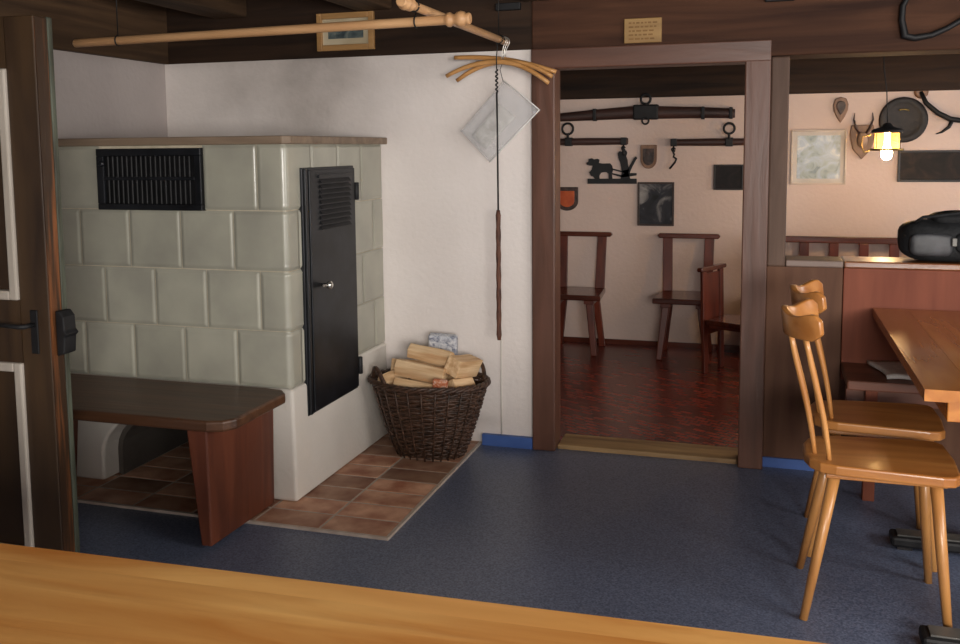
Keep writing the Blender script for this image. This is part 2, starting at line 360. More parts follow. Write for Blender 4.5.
# ================================================================== TILED STOVE
SX, SY = -1.83, 3.325                     # right face, front face
st = empty('tiled_stove', (-2.4, 3.8, 0), 'pale green tiled stove with white plastered base and black iron door', 'stove')
ax0, ax1, spring, rise = -2.76, -2.02, .13, .22
poly = [(XL, .012), (ax0, .012), (ax0, spring)]
for k in range(1, 16):
    a = math.pi - math.pi*k/16
    poly.append(((ax0+ax1)/2 + (ax1-ax0)/2*math.cos(a), spring + rise*math.sin(a)))
poly += [(ax1, spring), (ax1, .012), (SX+.012, .012), (SX+.006, .483), (XL, .483)]
MB().prism(poly, SY-.005, YB, 'xz').build('base', M['stove_plaster'], st, bevel=.014, seg=3)
M['tunnel'] = plaster_mat('shaded tunnel plaster', '#4a443f', '#6a635c')  # dark tone paints in the shade of the deep arch
def arch_line(k):
    out = [((ax0+ax1)/2-(ax1-ax0)/2*k, .0125), ((ax0+ax1)/2-(ax1-ax0)/2*k, spring)]
    for q in range(1, 16):
        a = math.pi-math.pi*q/16; out.append(((ax0+ax1)/2+(ax1-ax0)/2*k*math.cos(a), spring+(rise-(1-k)*.37)*math.sin(a)))
    return out + [((ax0+ax1)/2+(ax1-ax0)/2*k, spring), ((ax0+ax1)/2+(ax1-ax0)/2*k, .0125)]
MB().prism(arch_line(.995) + arch_line(.93)[::-1], SY+.09, YB-.03, 'xz').prism(arch_line(.995), YB-.03, YB-.005, 'xz').build('tunnel_shade', M['tunnel'], st)  # dark shell and end plate added to carry the painted shade
MB().box(XL, SX-.012, SY+.012, YB, .483, 1.474).build('core', M['stove_grout'], st)
def relief(e):
    if e < .003: return -.0045
    if e < .012: return -.0045 + .0055*(e-.003)/.009
    if e < .020: return .001 - .001*(e-.012)/.008
    return 0.0
def samples(L): return [0, .003, .007, .012, .020, .03] + [L/2] + [L-.03, L-.020, L-.012, L-.007, L-.003, L]
def tile_mesh(path, zs0, zs1):
    """path: function s -> (x, y, nx, ny) with total length path.L ; closed side skirts via edge drop"""
    f, L, ss = path; Z = [zs0+z for z in samples(zs1-zs0)]
    mb = MB(); vs = []; n = len(Z)
    for s_ in ss:
        px, py, nx_, ny_ = f(s_)
        for z in Z:
            e = min(s_, L-s_, z-zs0, zs1-z); d = relief(max(e, 0))
            vs.append((px+nx_*d, py+ny_*d, z))
    fs = [(i*n+j, (i+1)*n+j, (i+1)*n+j+1, i*n+j+1) for i in range(len(ss)-1) for j in range(n-1)]
    mb.add(vs, fs, True); return mb
rows = [(.485, .717), (.720, .961), (.965, 1.206), (1.210, 1.473)]
P_ = .25
def straight_front(x0, x1):
    L = x1-x0; return (lambda s: (x0+s, SY, 0, -1)), L, samples(L)
def straight_side(y0, y1):
    L = y1-y0; return (lambda s: (SX, y0+s, 1, 0)), L, samples(L)
def corner(a, b, r=.028):
    q = math.pi*r/2; L = a-r+q+b-r
    def f(s):
        if s < a-r: return (SX-a+s, SY, 0, -1)
        if s < a-r+q:
            t = (s-(a-r))/r; return (SX-r+r*math.sin(t), SY+r-r*math.cos(t), math.sin(t), -math.cos(t))
        return (SX, SY+r+(s-(a-r+q)), 1, 0)
    ss = [0, .003, .007, .012, .020, .03] + [a-r+q*i/8 for i in range(9)] + [L-.03, L-.020, L-.012, L-.007, L-.003, L]
    return f, L, sorted(ss)
gap = .0035
for ri, (z0, z1) in enumerate(rows):
    odd = ri in (1, 3)                    # half-offset courses: short front arm
    a, b = (.129, .22) if odd else (.244, .10)
    tile_mesh(corner(a, b), z0, z1).build('tile', M['glaze'], st)
    xr = SX-a-gap
    k = 0
    while xr > XL+.02:
        xl = max(xr-P_+gap, XL)
        if xr-xl > .07 and not (ri == 3 and xl > -2.73 and xr < -2.19):
            tile_mesh(straight_front(xl, xr), z0, z1).build('tile', M['glaze'], st)
        xr -= P_
    y0 = SY+b+gap
    while y0 < YB-.02:
        y1 = min(y0+P_-gap, YB)
        if y1-y0 > .07: tile_mesh(straight_side(y0, y1), z0, z1).build('tile', M['glaze'], st)
        y0 += P_
tb = MB().prism([(XL, SY-.03), (SX+.005, SY-.03), (SX+.03, SY-.005), (SX+.03, YB), (XL, YB)], 1.474, 1.507, 'xy')
tb.build('top_board', M['stove_top'], st, bevel=.005)
# vent grille on the front
gx0, gx1, gz0, gz1 = -2.712, -2.206, 1.206, 1.462
gr = MB().box(gx0, gx1, SY-.004, SY+.03, gz0, gz1).build('vent_grille', M['soot'], st)
for (a, b, c, d) in ((gx0, gx1, gz0, gz0+.025), (gx0, gx1, gz1-.03, gz1), (gx0, gx0+.035, gz0+.025, gz1-.03), (gx1-.03, gx1, gz0+.025, gz1-.03), (gx0+.035, gx1-.03, 1.33, 1.345)):
    MB().box(a, b, SY-.018, SY-.004, c, d).build('grille_frame', M['iron'], gr, bevel=.003)
for i in range(18):
    xx = gx0+.052+i*.0232
    MB().box(xx-.006, xx+.006, SY-.013, SY-.004, gz0+.025, gz1-.03).build('grille_bar', M['soot'], gr, bevel=.003, seg=1)
MB().lathe([(.014, 0), (.014, -.006), (.009, -.012)], (gx0+.028, SY-.018, 1.40), 'y', 12).build('grille_knob', M['iron'], gr)
# iron door on the side
DX = SX+.012
idr = MB().box(SX-.01, DX, 3.440, 3.935, .34, 1.377).build('iron_door', M['iron'], st, bevel=.003)
MB().box(DX, DX+.008, 3.488, 3.93, .35, 1.367).build('door_leaf', M['iron'], idr, bevel=.003)
MB().box(DX, DX+.012, 3.445, 3.465, .345, 1.372).build('door_flange', M['iron'], idr, bevel=.003)
for i in range(10):
    z = 1.12+i*.022
    MB().obox((DX+.013, 3.72, z), (.004, .29, .018), (0, -.6, 0)).build('louvre', M['iron_matte'], idr)
MB().box(DX+.008, DX+.016, 3.56, 3.885, 1.332, 1.346).build('louvre_frame', M['iron'], idr)
kb = MB().lathe([(.008, 0), (.008, .022), (.014, .026), (.018, .034), (.017, .044), (.008, .05)], (DX+.008, 3.575, .878), 'x', 14)
kb.build('door_knob', M['chrome'], idr)
MB().tube([(DX+.04, 3.56, .878), (DX+.045, 3.52, .883)], .006, 8).build('door_lever', M['chrome'], idr)
for z in (1.26, .445):
    MB().lathe([(.010, -.04), (.012, -.038), (.012, .038), (.010, .04)], (DX+.008, 3.945, z), 'z', 10).box(SX-.005, DX+.004, 3.93, 3.97, z-.03, z+.03).build('hinge', M['iron_matte'], idr)

# ================================================================== STOVE BENCH
bn = empty('stove_bench', (-2.4, 3.05, 0), 'dark wooden bench standing in front of the green tiled stove', 'bench')
bp_ = [(XL+.02, 2.815), (-1.895, 2.815), (-1.84, 2.835), (-1.812, 2.88), (-1.812, 3.24), (-1.85, 3.285), (-1.93, 3.30), (XL+.02, 3.30)]
MB().prism(bp_, .45, .492, 'xy').build('seat_board', M['bench_top'], bn, bevel=.010, seg=3)
HX = [(0,3,2,1),(4,5,6,7),(0,1,5,4),(1,2,6,5),(2,3,7,6),(3,0,4,7)]
MB().add([(-1.955, 2.845, .0125), (-1.912, 2.845, .0125), (-1.905, 3.29, .0125), (-1.955, 3.29, .0125), (-2.0, 2.845, .45), (-1.915, 2.845, .45), (-1.895, 3.29, .45), (-1.97, 3.29, .45)], HX).build('leg', M['bench_leg'], bn, bevel=.006)
MB().add([(-2.93, 2.865, .0125), (-2.88, 2.865, .0125), (-2.88, 3.29, .0125), (-2.93, 3.29, .0125), (-2.91, 2.845, .45), (-2.84, 2.845, .45), (-2.84, 3.29, .45), (-2.91, 3.29, .45)], HX).build('leg', M['bench_leg'], bn, bevel=.006)
MB().box(-2.83, -2.01, 3.05, 3.08, .40, .45).build('batten', M['bench_leg'], bn, bevel=.004)

# ================================================================== OPEN DOOR ON THE LEFT
do = empty('door_1', (-2.28, 2.6, .02), 'dark brown panelled door with cream mouldings standing open', None, None, 'structure')
X1 = -2.284; X0 = -3.04; ZT = 1.893; Z0 = .02; yA, yB_ = 2.52, 2.578
MB().box(X1-.118, X1, yA, yB_, Z0, ZT).build('stile', M['door_paint'], do, bevel=.004)
MB().box(X0, X0+.13, yA, yB_, Z0, ZT).build('stile', M['door_paint'], do, bevel=.004)
for (a, b) in ((Z0, .05), (.74, .955), (1.725, ZT)):
    MB().box(X0+.13, X1-.118, yA, yB_, a, b).build('rail', M['door_paint'], do)
for (a, b) in ((.05, .74), (.955, 1.725)):
    MB().box(X0+.13, X1-.118, yA+.02, yB_-.015, a, b).build('panel', M['door_paint'], do)
    for q in ((X0+.13, X0+.162, a, b), (X1-.150, X1-.118, a, b), (X0+.162, X1-.150, a, a+.032), (X0+.162, X1-.150, b-.032, b)):
        MB().box(q[0], q[1], yA-.012, yA+.022, q[2], q[3]).build('moulding', M['door_white'], do, bevel=.006)
MB().box(X1, X1+.004, yA+.003, yB_-.003, Z0+.005, ZT-.005).build('worn_edge', M['door_worn'], do)
MB().box(X1-.01, X1+.006, yB_, yB_+.022, Z0, ZT).build('rebate', M['door_green'], do, bevel=.003)
hp = MB().box(X1-.075, X1-.045, yA-.006, yA, .775, .925).build('handle_plate', M['iron_matte'], do, bevel=.004)
MB().tube([(X1-.06, yA-.006, .875), (X1-.06, yA-.045, .875), (X1-.075, yA-.055, .875), (X1-.19, yA-.055, .88)], [.008, .008, .008, .007], 8).build('handle_lever', M['iron_matte'], hp)
MB().prism([(X1+.006, .765), (X1+.035, .775), (X1+.04, .83), (X1+.052, .842), (X1+.04, .855), (X1+.038, .90), (X1+.022, .92), (X1+.006, .92)], yA+.02, yB_+.02, 'xz').build('lock', M['iron_matte'], do, bevel=.004)

# ================================================================== HANGING POLES
p1 = empty('drying_pole', (-1.8, 3.12, 1.87), 'pale wooden pole with turned knob end running along the stove front', 'pole')
def turned(L0, L1, c, axis, knob_end=1, r=.017):
    pr = [(r*.8, L0), (r, L0+.005), (r, L1-.095), (r*1.0, L1-.09), (r*1.45, L1-.082), (r*1.5, L1-.072), (r*1.1, L1-.062), (r*1.1, L1-.055), (r*1.5, L1-.045), (r*1.65, L1-.034), (r*1.4, L1-.02), (r*1.05, L1-.014), (r*1.25, L1-.006), (r*1.0, L1)]
    if knob_end < 0: pr = [(a, L0+L1-b) for a, b in pr][::-1]
    return MB().lathe(pr, c, axis, 16)
turned(-2.63, -.99, (0, 3.12, 1.894), 'x').build('pole_shaft', M['pole'], p1)
for v in p1.children[0].data.vertices: v.co.z += (v.co.x-.8)*.0107
for x in (-2.427, -1.19):
    zc = 1.894+(x+1)*.0107
    MB().tube([(x, 3.12, 2.27), (x, 3.12, zc+.018)], .0022, 6).tube(arc((x, 3.12, zc), .0195, 0, 350, 16, 'yz'), .003, 6).build('wire', M['wire'], p1)
PX, PZ = -1.158, 1.9305
p2 = empty('drying_pole', (PX, 3.55, 1.91), 'pale wooden pole running back to the wall beside the hangers', 'pole')
turned(2.90, 4.20, (PX, 0, PZ), 'y', -1, .016).build('pole_shaft', M['pole_y'], p2)
for y in (3.02, 4.06):
    MB().tube([(PX, y, 2.27), (PX, y, PZ+.017)], .0022, 6).tube(arc((PX, y, PZ), .0185, 0, 350, 16, 'xz'), .0028, 6).build('wire', M['wire'], p2)

# ---- hangers on the pole end
def hanger(y, zl, zc, zr, xl, xr, label):
    loc = (PX, y, PZ)
    h = empty('coat_hanger', loc, label, 'hanger', 'wooden hangers on the pole')
    pts = []
    for i in range(19):
        t = -1+2*i/18; xx = (xl if t < 0 else xr)*abs(t)
        pts.append((PX+xx, y, PZ + zc + (zr-zl)/2*t + ((zr+zl)/2-zc)*t*t))
    MB().tube(pts, [.0095+.003*(1-abs(-1+2*i/18)) for i in range(19)], 8).build('arm', M['hanger'], h)
    hk = [(.0, 0, zc), (.0, 0, zc+.03), (.008, 0, -.026)] + [(.0205*math.cos(math.radians(q)), 0, .0205*math.sin(math.radians(q))) for q in range(-50, 191, 20)]
    MB().tube([(p[0]+PX, p[1]+y, p[2]+PZ) for p in hk], .002, 6).build('hook', M['steel'], h)
    return h
hanger(4.110, -.150, -.094, -.195, -.265, .215, 'wooden hanger with drooping arms on the pole, farthest from the white wall')
hanger(4.140, -.170, -.090, -.165, -.225, .225, 'wooden hanger between two others on the pole end')
hanger(4.170, -.062, -.080, -.142, -.245, .235, 'wooden hanger with nearly level arms closest to the white wall')

# ---- long poker hanging from the pole
KX, KY = -1.176, 4.085
pk = empty('fire_poker', (KX, KY, .57), 'long thin iron poker with rust brown grip hanging from the pole', 'poker')
MB().tube([(KX, KY, 1.70), (KX+.002, KY, 1.5), (KX+.003, KY, 1.17)], .0042, 8).build('rod', M['wire'], pk)
tw = [(KX+.0045*math.cos(i*1.1), KY+.0045*math.sin(i*1.1), 1.80-.1*i/30) for i in range(31)]
MB().tube(tw, .004, 6).tube([(KX, KY, 1.80), (KX, KY, 1.86), (KX+.005, KY, 1.90), (PX-.0205, KY, PZ), (PX-.014, KY, PZ+.017), (PX, KY, PZ+.021), (PX+.016, KY, PZ+.013), (PX+.021, KY, PZ-.003)], .0028, 6).build('twisted_hook', M['wire'], pk)
gp = [(.008 if i in (0, 24) else .0115+.0012*math.sin(i*1.7), -.6*i/24) for i in range(25)]
MB().lathe(gp, (KX+.003, KY, 1.17), 'z', 10).build('grip', M['rust'], pk)

# ---- clear plastic sleeve
def plastic():
    m, nt, b = base_mat('clear plastic'); N = nt.nodes; L = nt.links
    b.inputs['Base Color'].default_value = (.85, .85, .86, 1); b.inputs['Roughness'].default_value = .12
    b.inputs['Alpha'].default_value = .2; b.inputs['Specular IOR Level'].default_value = .8
    tc = N.new('ShaderNodeTexCoord'); nz = N.new('ShaderNodeTexNoise'); nz.inputs['Scale'].default_value = 14; L.new(tc.outputs['Object'], nz.inputs[0])
    bp = N.new('ShaderNodeBump'); bp.inputs['Strength'].default_value = .6; bp.inputs['Distance'].default_value = .02; L.new(nz.outputs[0], bp.inputs['Height']); L.new(bp.outputs[0], b.inputs['Normal'])
    return m
M['plastic'] = plastic()
M['seal'] = noise_mat('welded film edge', H('#dcdad6'), H('#f0efec'), .15, (9,9,9))
M['paper'] = noise_mat('white paper', H('#b9b5ae'), H('#d5d2cc'), .8, (25,25,25))
sl = empty('plastic_sleeve', (-1.19, 4.22, 1.38), 'clear plastic sleeve with papers hanging askew behind the poker', 'plastic bag')
c4 = [on_y(504, 81, 4.22), on_y(540, 110, 4.215), on_y(490, 162, 4.225), on_y(461, 131, 4.23)]
def sheet(corners, off, n=10, wob=.006, seed=0, a0=0, a1=1, b0=0, b1=1):
    A, B, C_, D_ = corners; vs = []; rnd = random.Random(seed)
    ph = [rnd.uniform(0, 6) for _ in range(4)]
    for i in range(n+1):
        for j in range(n+1):
            u = a0+(a1-a0)*i/n; v = b0+(b1-b0)*j/n
            p = (A*(1-u)+B*u)*(1-v) + (D_*(1-u)+C_*u)*v
            w = wob*(math.sin(5*u+ph[0])*math.sin(4*v+ph[1]) + .5*math.sin(11*v+ph[2]+4*u))
            vs.append((p.x, p.y+off+w, p.z))
    fs = [(i*(n+1)+j, (i+1)*(n+1)+j, (i+1)*(n+1)+j+1, i*(n+1)+j+1) for i in range(n) for j in range(n)]
    return MB().add(vs, fs, True)
def solid(o, t=.001):
    s_ = o.modifiers.new('solid', 'SOLIDIFY'); s_.thickness = t; return o
solid(sheet(c4, -.012, 12, .005, 1).build('front_film', M['plastic'], sl))
solid(sheet(c4, .012, 12, .004, 2).build('back_film', M['plastic'], sl))
solid(sheet(c4, .002, 6, .002, 3, .25, .72, .30, .93).build('paper', M['paper'], sl), .002)
for q in ((1, 2), (0, 1)): MB().tube([c4[q[0]]+Vector((0, -.014, 0)), (c4[q[0]]+c4[q[1]])/2+Vector((.004, -.018, .002)), c4[q[1]]+Vector((0, -.014, 0))], .003, 6).build('seal_edge', M['seal'], sl)
MB().tube([c4[0]+Vector((.0, -.01, -.01)), c4[0]+Vector((-.01, -.03, .05)), Vector((PX-.015, 4.19, 1.85)), Vector((PX-.0165, 4.19, PZ)), Vector((PX, 4.19, PZ+.0175)), Vector((PX+.0165, 4.19, PZ))], .0015, 5).build('string', M['wire'], sl)

# ---- wall cable
tag(MB().tube([(-1.222, YB-.004, .55), (-1.224, YB-.004, .3), (-1.223, YB-.004, .056)], .0035, 6).build('wall_cable', M['stove_plaster']), 'thin white cable running down the white wall to the skirting', 'cable')

# ================================================================== BASKET AND FIREWOOD
BC = Vector((-1.512, 4.06, .011))
bk = empty('wicker_basket', BC, 'dark brown oval wicker basket filled with firewood', 'basket')
BH = .35
def rad(t): # ellipse radii at height fraction
    k = t**.8; return .158 + (.280-.158)*k, .118+(.20-.118)*k
we = MB(); NS = 26
rowsN = 36
for r_ in range(rowsN):
    t = (r_+.5)/rowsN; rx, ry = rad(t); pts = []
    n = NS*4
    for i in range(n):
        a = 2*math.pi*i/n; ph = math.cos(NS/2*a*1.0 + (math.pi if r_ % 2 else 0))
        d = .0058*ph; jz = .002*math.sin(i*1.3+r_*2.1)
        pts.append(BC + Vector(((rx+d)*math.cos(a), (ry+d)*math.sin(a), t*BH+jz)))
    we.tube(pts, [.0068+.0014*math.sin(i*.7+r_) for i in range(n)], 5, closed=True)
o = we.build('weave', M['wicker'], bk); o['kind'] = 'stuff'
for i in range(NS):
    a = 2*math.pi*(i+.0)/NS
    MB().tube([BC+Vector((rad(t)[0]*math.cos(a), rad(t)[1]*math.sin(a), t*BH)) for t in (0, .25, .5, .75, 1)], .004, 5).build('stake', M['wicker'], bk)
rim = MB()
for k in range(3):
    rx, ry = rad(1); pts = []
    for i in range(90):
        a = 2*math.pi*i/90; q = 14*a + k*2.1
        pts.append(BC+Vector(((rx+.004+.008*math.cos(q))*math.cos(a), (ry+.004+.008*math.cos(q))*math.sin(a), BH+.006+.008*math.sin(q))))
    rim.tube(pts, .0085, 6, closed=True)
rim.build('rim', M['wicker'], bk)
MB().lathe([(.01, 0), (.16, 0), (.16, .012), (.01, .012)], (0, 0, 0), 'z', 28).build('bottom', M['wicker'], bk)
bot = bk.children[-1]
for v in bot.data.vertices: v.co = Vector((v.co.x+BC.x, v.co.y*.77+BC.y, v.co.z+BC.z+.004)) - BC
for ang in (math.pi*1.2, math.pi*.2):
    rx, ry = rad(1); pts = []
    for i in range(13):
        t = i/12; a = ang + (t-.5)*.7
        pts.append(BC+Vector((rx*math.cos(a)*.97, ry*math.sin(a)*.97, BH+.075*math.sin(math.pi*t))))
    MB().tube(pts, .010, 7).build('handle', M['wicker'], bk)

def log(c, L, w, h, rz, ry, rx, label, three=True):
    mb = MB()
    sec = [(-w/2, -h/2), (w/2, -h/2*.8), (w/2*.85, h/2*.5), (w*.05, h/2), (-w/2*.8, h/2*.35)] if three else [(-w/2, -h/2), (w/2, -h/2), (w/2, h/2*.8), (-w/2*.9, h/2)]
    n = len(sec); rnd = random.Random(hash(label) % 1000 if False else len(label)*7+int(c[0]*-1000))
    vs = []
    for k in range(5):
        xx = -L/2+L*k/4
        for a, b in sec: vs.append((xx, a*(1+rnd.uniform(-.07, .07)), b*(1+rnd.uniform(-.07, .07))))
    fs = [(k*n+i, k*n+(i+1) % n, (k+1)*n+(i+1) % n, (k+1)*n+i) for k in range(4) for i in range(n)]
    fs += [list(range(n))[::-1], [4*n+i for i in range(n)]]
    mb.add(vs, fs)
    o = mb.build('firewood_log', M['log_side'], None, bevel=.003, seg=1, origin=(0, 0, 0))
    o.location = c; o.rotation_euler = (rx, ry, rz)
    return tag(o, label, 'firewood', 'split logs in the basket')
bx0, by0 = BC.x, BC.y
for k, (dx, dy, z, L, w, h, rz, ry, rx, lab) in enumerate([
    (.0, -.06, .225, .27, .085, .08, .05, .0, .1, 'split firewood log deep in the basket by its front side'),
    (.0, .05, .225, .27, .09, .08, -.05, .0, .6, 'split firewood log deep in the basket by its rear side'),
    (-.165, -.04, .375, .14, .075, .075, 1.15, -.1, .2, 'short split log at the basket handle nearest the stove'),
    (-.02, -.098, .345, .23, .075, .08, -.06, .08, .3, 'split log along the front rim of the basket'),
    (.0, -.005, .318, .26, .075, .075, .05, .0, .9, 'split log buried in the middle of the basket'),
    (.02, .095, .33, .27, .08, .08, .0, .0, .2, 'split log along the rear rim of the basket'),
    (-.02, -.052, .424, .25, .072, .068, -.08, .12, .5, 'long pale split log across the middle of the pile'),
    (-.06, .045, .41, .27, .075, .07, .1, .03, -.3, 'split log lying behind the middle of the pile'),
    (.01, .005, .492, .22, .07, .062, -.10, .12, .15, 'topmost pale split log on the pile'),
    (.175, -.035, .36, .12, .07, .07, 1.0, .1, .2, 'blocky split log by the handle on the doorway side'),
    (.165, .02, .44, .18, .085, .085, 1.3, .15, .4, 'split log with its end facing out above the basket rim'),
]):
    log((bx0+dx, by0+dy, z), L, w, h, rz, ry, rx, lab, k % 3 != 1)
M['news'] = picture_mat('printed newspaper', ['#4a5470', '#b9bcc4', '#e0e0e0'], 40)
M['redprint'] = picture_mat('red printed wrapper', ['#9a3a22', '#c9835f', '#d9d0c4'], 45)
tag(MB().obox((bx0+.03, by0+.125, .50), (.14, .045, .13), (.25, .05, .1)).build('newspaper_bundle', M['news'], bevel=.012, seg=3), 'folded newspaper tucked behind the firewood', 'newspaper')
tag(MB().obox((bx0+.105, by0-.135, .385), (.07, .025, .05), (.35, .1, .15)).build('paper_wrapper', M['redprint'], bevel=.008, seg=2), 'red and white printed paper at the front of the firewood', 'paper')

# ================================================================== THINGS ON THE LINTEL
def framed(name, x0, x1, z0, z1, y, fr, fm, pm, label, cat, depth=.02, mat_border=0, group=None):
    r = empty(name, ((x0+x1)/2, y, z0), label, cat, group)
    for q in ((x0, x0+fr, z0, z1), (x1-fr, x1, z0, z1), (x0+fr, x1-fr, z0, z0+fr), (x0+fr, x1-fr, z1-fr, z1)):
        MB().box(q[0], q[1], y-depth, y, q[2], q[3]).build('frame', fm, r, bevel=min(.003, fr*.3))
    if mat_border:
        MB().box(x0+fr, x1-fr, y-depth*.4, y, z0+fr, z1-fr).build('mount', M['mount_pale' if name == 'landscape_picture' else 'mount'], r)
        MB().box(x0+fr+mat_border, x1-fr-mat_border, y-depth*.4-.001, y-depth*.4, z0+fr+mat_border, z1-fr-mat_border).build('print', pm, r)
    else:
        MB().box(x0+fr, x1-fr, y-depth*.5, y, z0+fr, z1-fr).build('print', pm, r)
    return r
M['mount_pale'] = noise_mat('pale mount', H('#bdb3a8'), H('#cbc2b8'), .6, (8,8,8))
M['mount'] = noise_mat('cream mount', H('#b5a688'), H('#c8bb9f'), .8, (8,8,8))
M['oak'] = wood('yellow oak frame', '#8f6a3e', '#b58a57', 'x', .5, 20, 2, .1)
M['print1'] = picture_mat('grey green print', ['#2f3a40', '#5c6766', '#a09a82'], 14)
framed('framed_print', -2.155, -1.85, 1.936, 2.118, YB-.011, .028, M['oak'], M['print1'], 'oak framed print on the dark timber behind the pole', 'picture', .022, .03)
M['plaque'] = noise_mat('yellow wood plaque', H('#8a6a3c'), H('#a17f4c'), .55, (2,20,20))
M['plaque_ink'] = noise_mat('brown ink', H('#6f4f28'), H('#7f5a2e'), .7, (9,9,9))
YL = YB-.02
lp = empty('wooden_plaque', (-.55, YL, 1.90), 'small yellowish wooden plaque with lines of text above the doorway', 'plaque')
MB().box(-.633, -.467, YL-.015, YL, 1.912, 2.02).build('board', M['plaque'], lp, bevel=.003)
rnd = random.Random(4)
for k in range(5):
    xx = -.612
    while xx < -.50:
        w = rnd.uniform(.008, .024)
        MB().box(xx, min(xx+w, -.486), YL-.0158, YL-.015, 1.996-k*.0175, 2.003-k*.0175).build('lettering', M['plaque_ink'], lp); xx += w+.006
for (x0, x1) in ((-1.228, -1.11), (-.03, .09)):
    tag(MB().box(x0, x1, YL-.03, YL-.0005, 2.085 if x0 < -1 else 2.062, 2.118).build('iron_bracket', M['iron_matte'], bevel=.004), 'black iron bracket on the lintel '+('above the coat hangers' if x0 < -1 else 'above the post'), 'bracket')
# horn-like iron loop on the lintel, right
pts = [on_y(*p, YL-.022) for p in ((925, -8), (908, -3), (903, 6), (902, 20), (905, 36), (915, 38), (932, 35), (948, 28), (965, 18), (985, 4))]
tag(MB().tube(pts, [.006, .010, .012, .013, .016, .014, .012, .011, .011, .009], 8).tube([pts[4]+Vector((0, 0, 0)), pts[4]+Vector((.01, .018, .0))], .008, 6).build('curved_horn', M['iron_matte']), 'dark curved horn hanging on the lintel above the opening', 'horn')

# ================================================================== CORNER BENCH AND RIGHT TABLE
cb = empty('corner_bench', (1.2, 4.15, 0), 'red brown built-in bench with tall backrest against the partition', 'bench')
for k in range(3):
    x0 = .321+k*.62; x1 = min(x0+.616, XR-.3)
    MB().box(x0, x1, YP+.005, 4.374, .42, .917).build('back_panel', M['redwood'], cb, bevel=.004)
MB().box(.322, 2.1, 3.99, YP+.004, .46, .50).build('seat', M['redwood_x'], cb, bevel=.006)
MB().box(.322, 2.1, 4.05, 4.075, .39, .46).build('apron', M['redwood_x'], cb, bevel=.004)
for x in (.393, 1.3, 2.0):
    MB().box(x, x+.046, 3.998, 4.045, 0, .46).build('leg', M['redwood'], cb, bevel=.004)
    MB().box(x, x+.046, 4.29, YP, 0, .46).build('leg', M['redwood'], cb, bevel=.004)
cl = MB()
n = 8; vs = []
for i in range(n+1):
    for j in range(n+1):
        u, v = i/n, j/n; vs.append(((.435+.04*(1-v))+.17*u+.01*math.sin(5*v), 4.03+.28*v+.012*math.sin(4*u), .5035+.002+.002*math.sin(6*u+3*v)))
fs = [(i*(n+1)+j, (i+1)*(n+1)+j, (i+1)*(n+1)+j+1, i*(n+1)+j+1) for i in range(n) for j in range(n)]
o = cl.add(vs, fs, True).build('folded_cloth', M['cloth']); s_ = o.modifiers.new('solid', 'SOLIDIFY'); s_.thickness = .014; s_.offset = -1
tag(o, 'grey folded cloth lying on the corner bench seat', 'cloth')

tx0, tx1, ty0, ty1 = .441, 1.26, 2.89, 4.305
tbl = empty('dining_table', ((tx0+tx1)/2, 3.6, 0), 'orange brown varnished wooden table in front of the corner bench', 'table')
for k in range(6):
    a = tx0+(tx1-tx0)*k/6; b = tx0+(tx1-tx0)*(k+1)/6
    MB().box(a+(.0004 if k else 0), b-.0004, ty0, ty1, .715, .75).build('plank', M['table'], tbl, bevel=0)
MB().box(tx0+.07, tx1-.07, ty0+.05, ty0+.085, .645, .7148).build('apron', M['table'], tbl, bevel=.003)
MB().box(tx0+.07, tx1-.07, ty1-.085, ty1-.05, .645, .7148).build('apron', M['table'], tbl, bevel=.003)
for x in (tx0+.07, tx1-.105): MB().box(x, x+.035, ty0+.085, ty1-.085, .645, .7148).build('apron', M['table'], tbl, bevel=.003)
M['foot_top'] = noise_mat('grey worn foot top', H('#4c4c4a'), H('#6c6a66'), .4, (9,9,9), metal=.3)
for yy in (2.84, 3.565):
    f = MB().box(.448, 1.22, yy-.045, yy+.045, .012, .05).build('foot', M['iron_matte'], tbl, bevel=.01)
    MB().box(.47, 1.2, yy-.03, yy+.03, .0505, .056).build('foot_plate', M['foot_top'], f)
    for x in (.47, 1.15): MB().box(x, x+.05, yy-.03, yy+.03, 0, .012).build('pad', M['black'], f)
    MB().box(.79, .91, max(yy-.04, 2.93), max(yy-.04, 2.93)+.08, .05, .648).build('column', M['iron_matte'], tbl, bevel=.01)

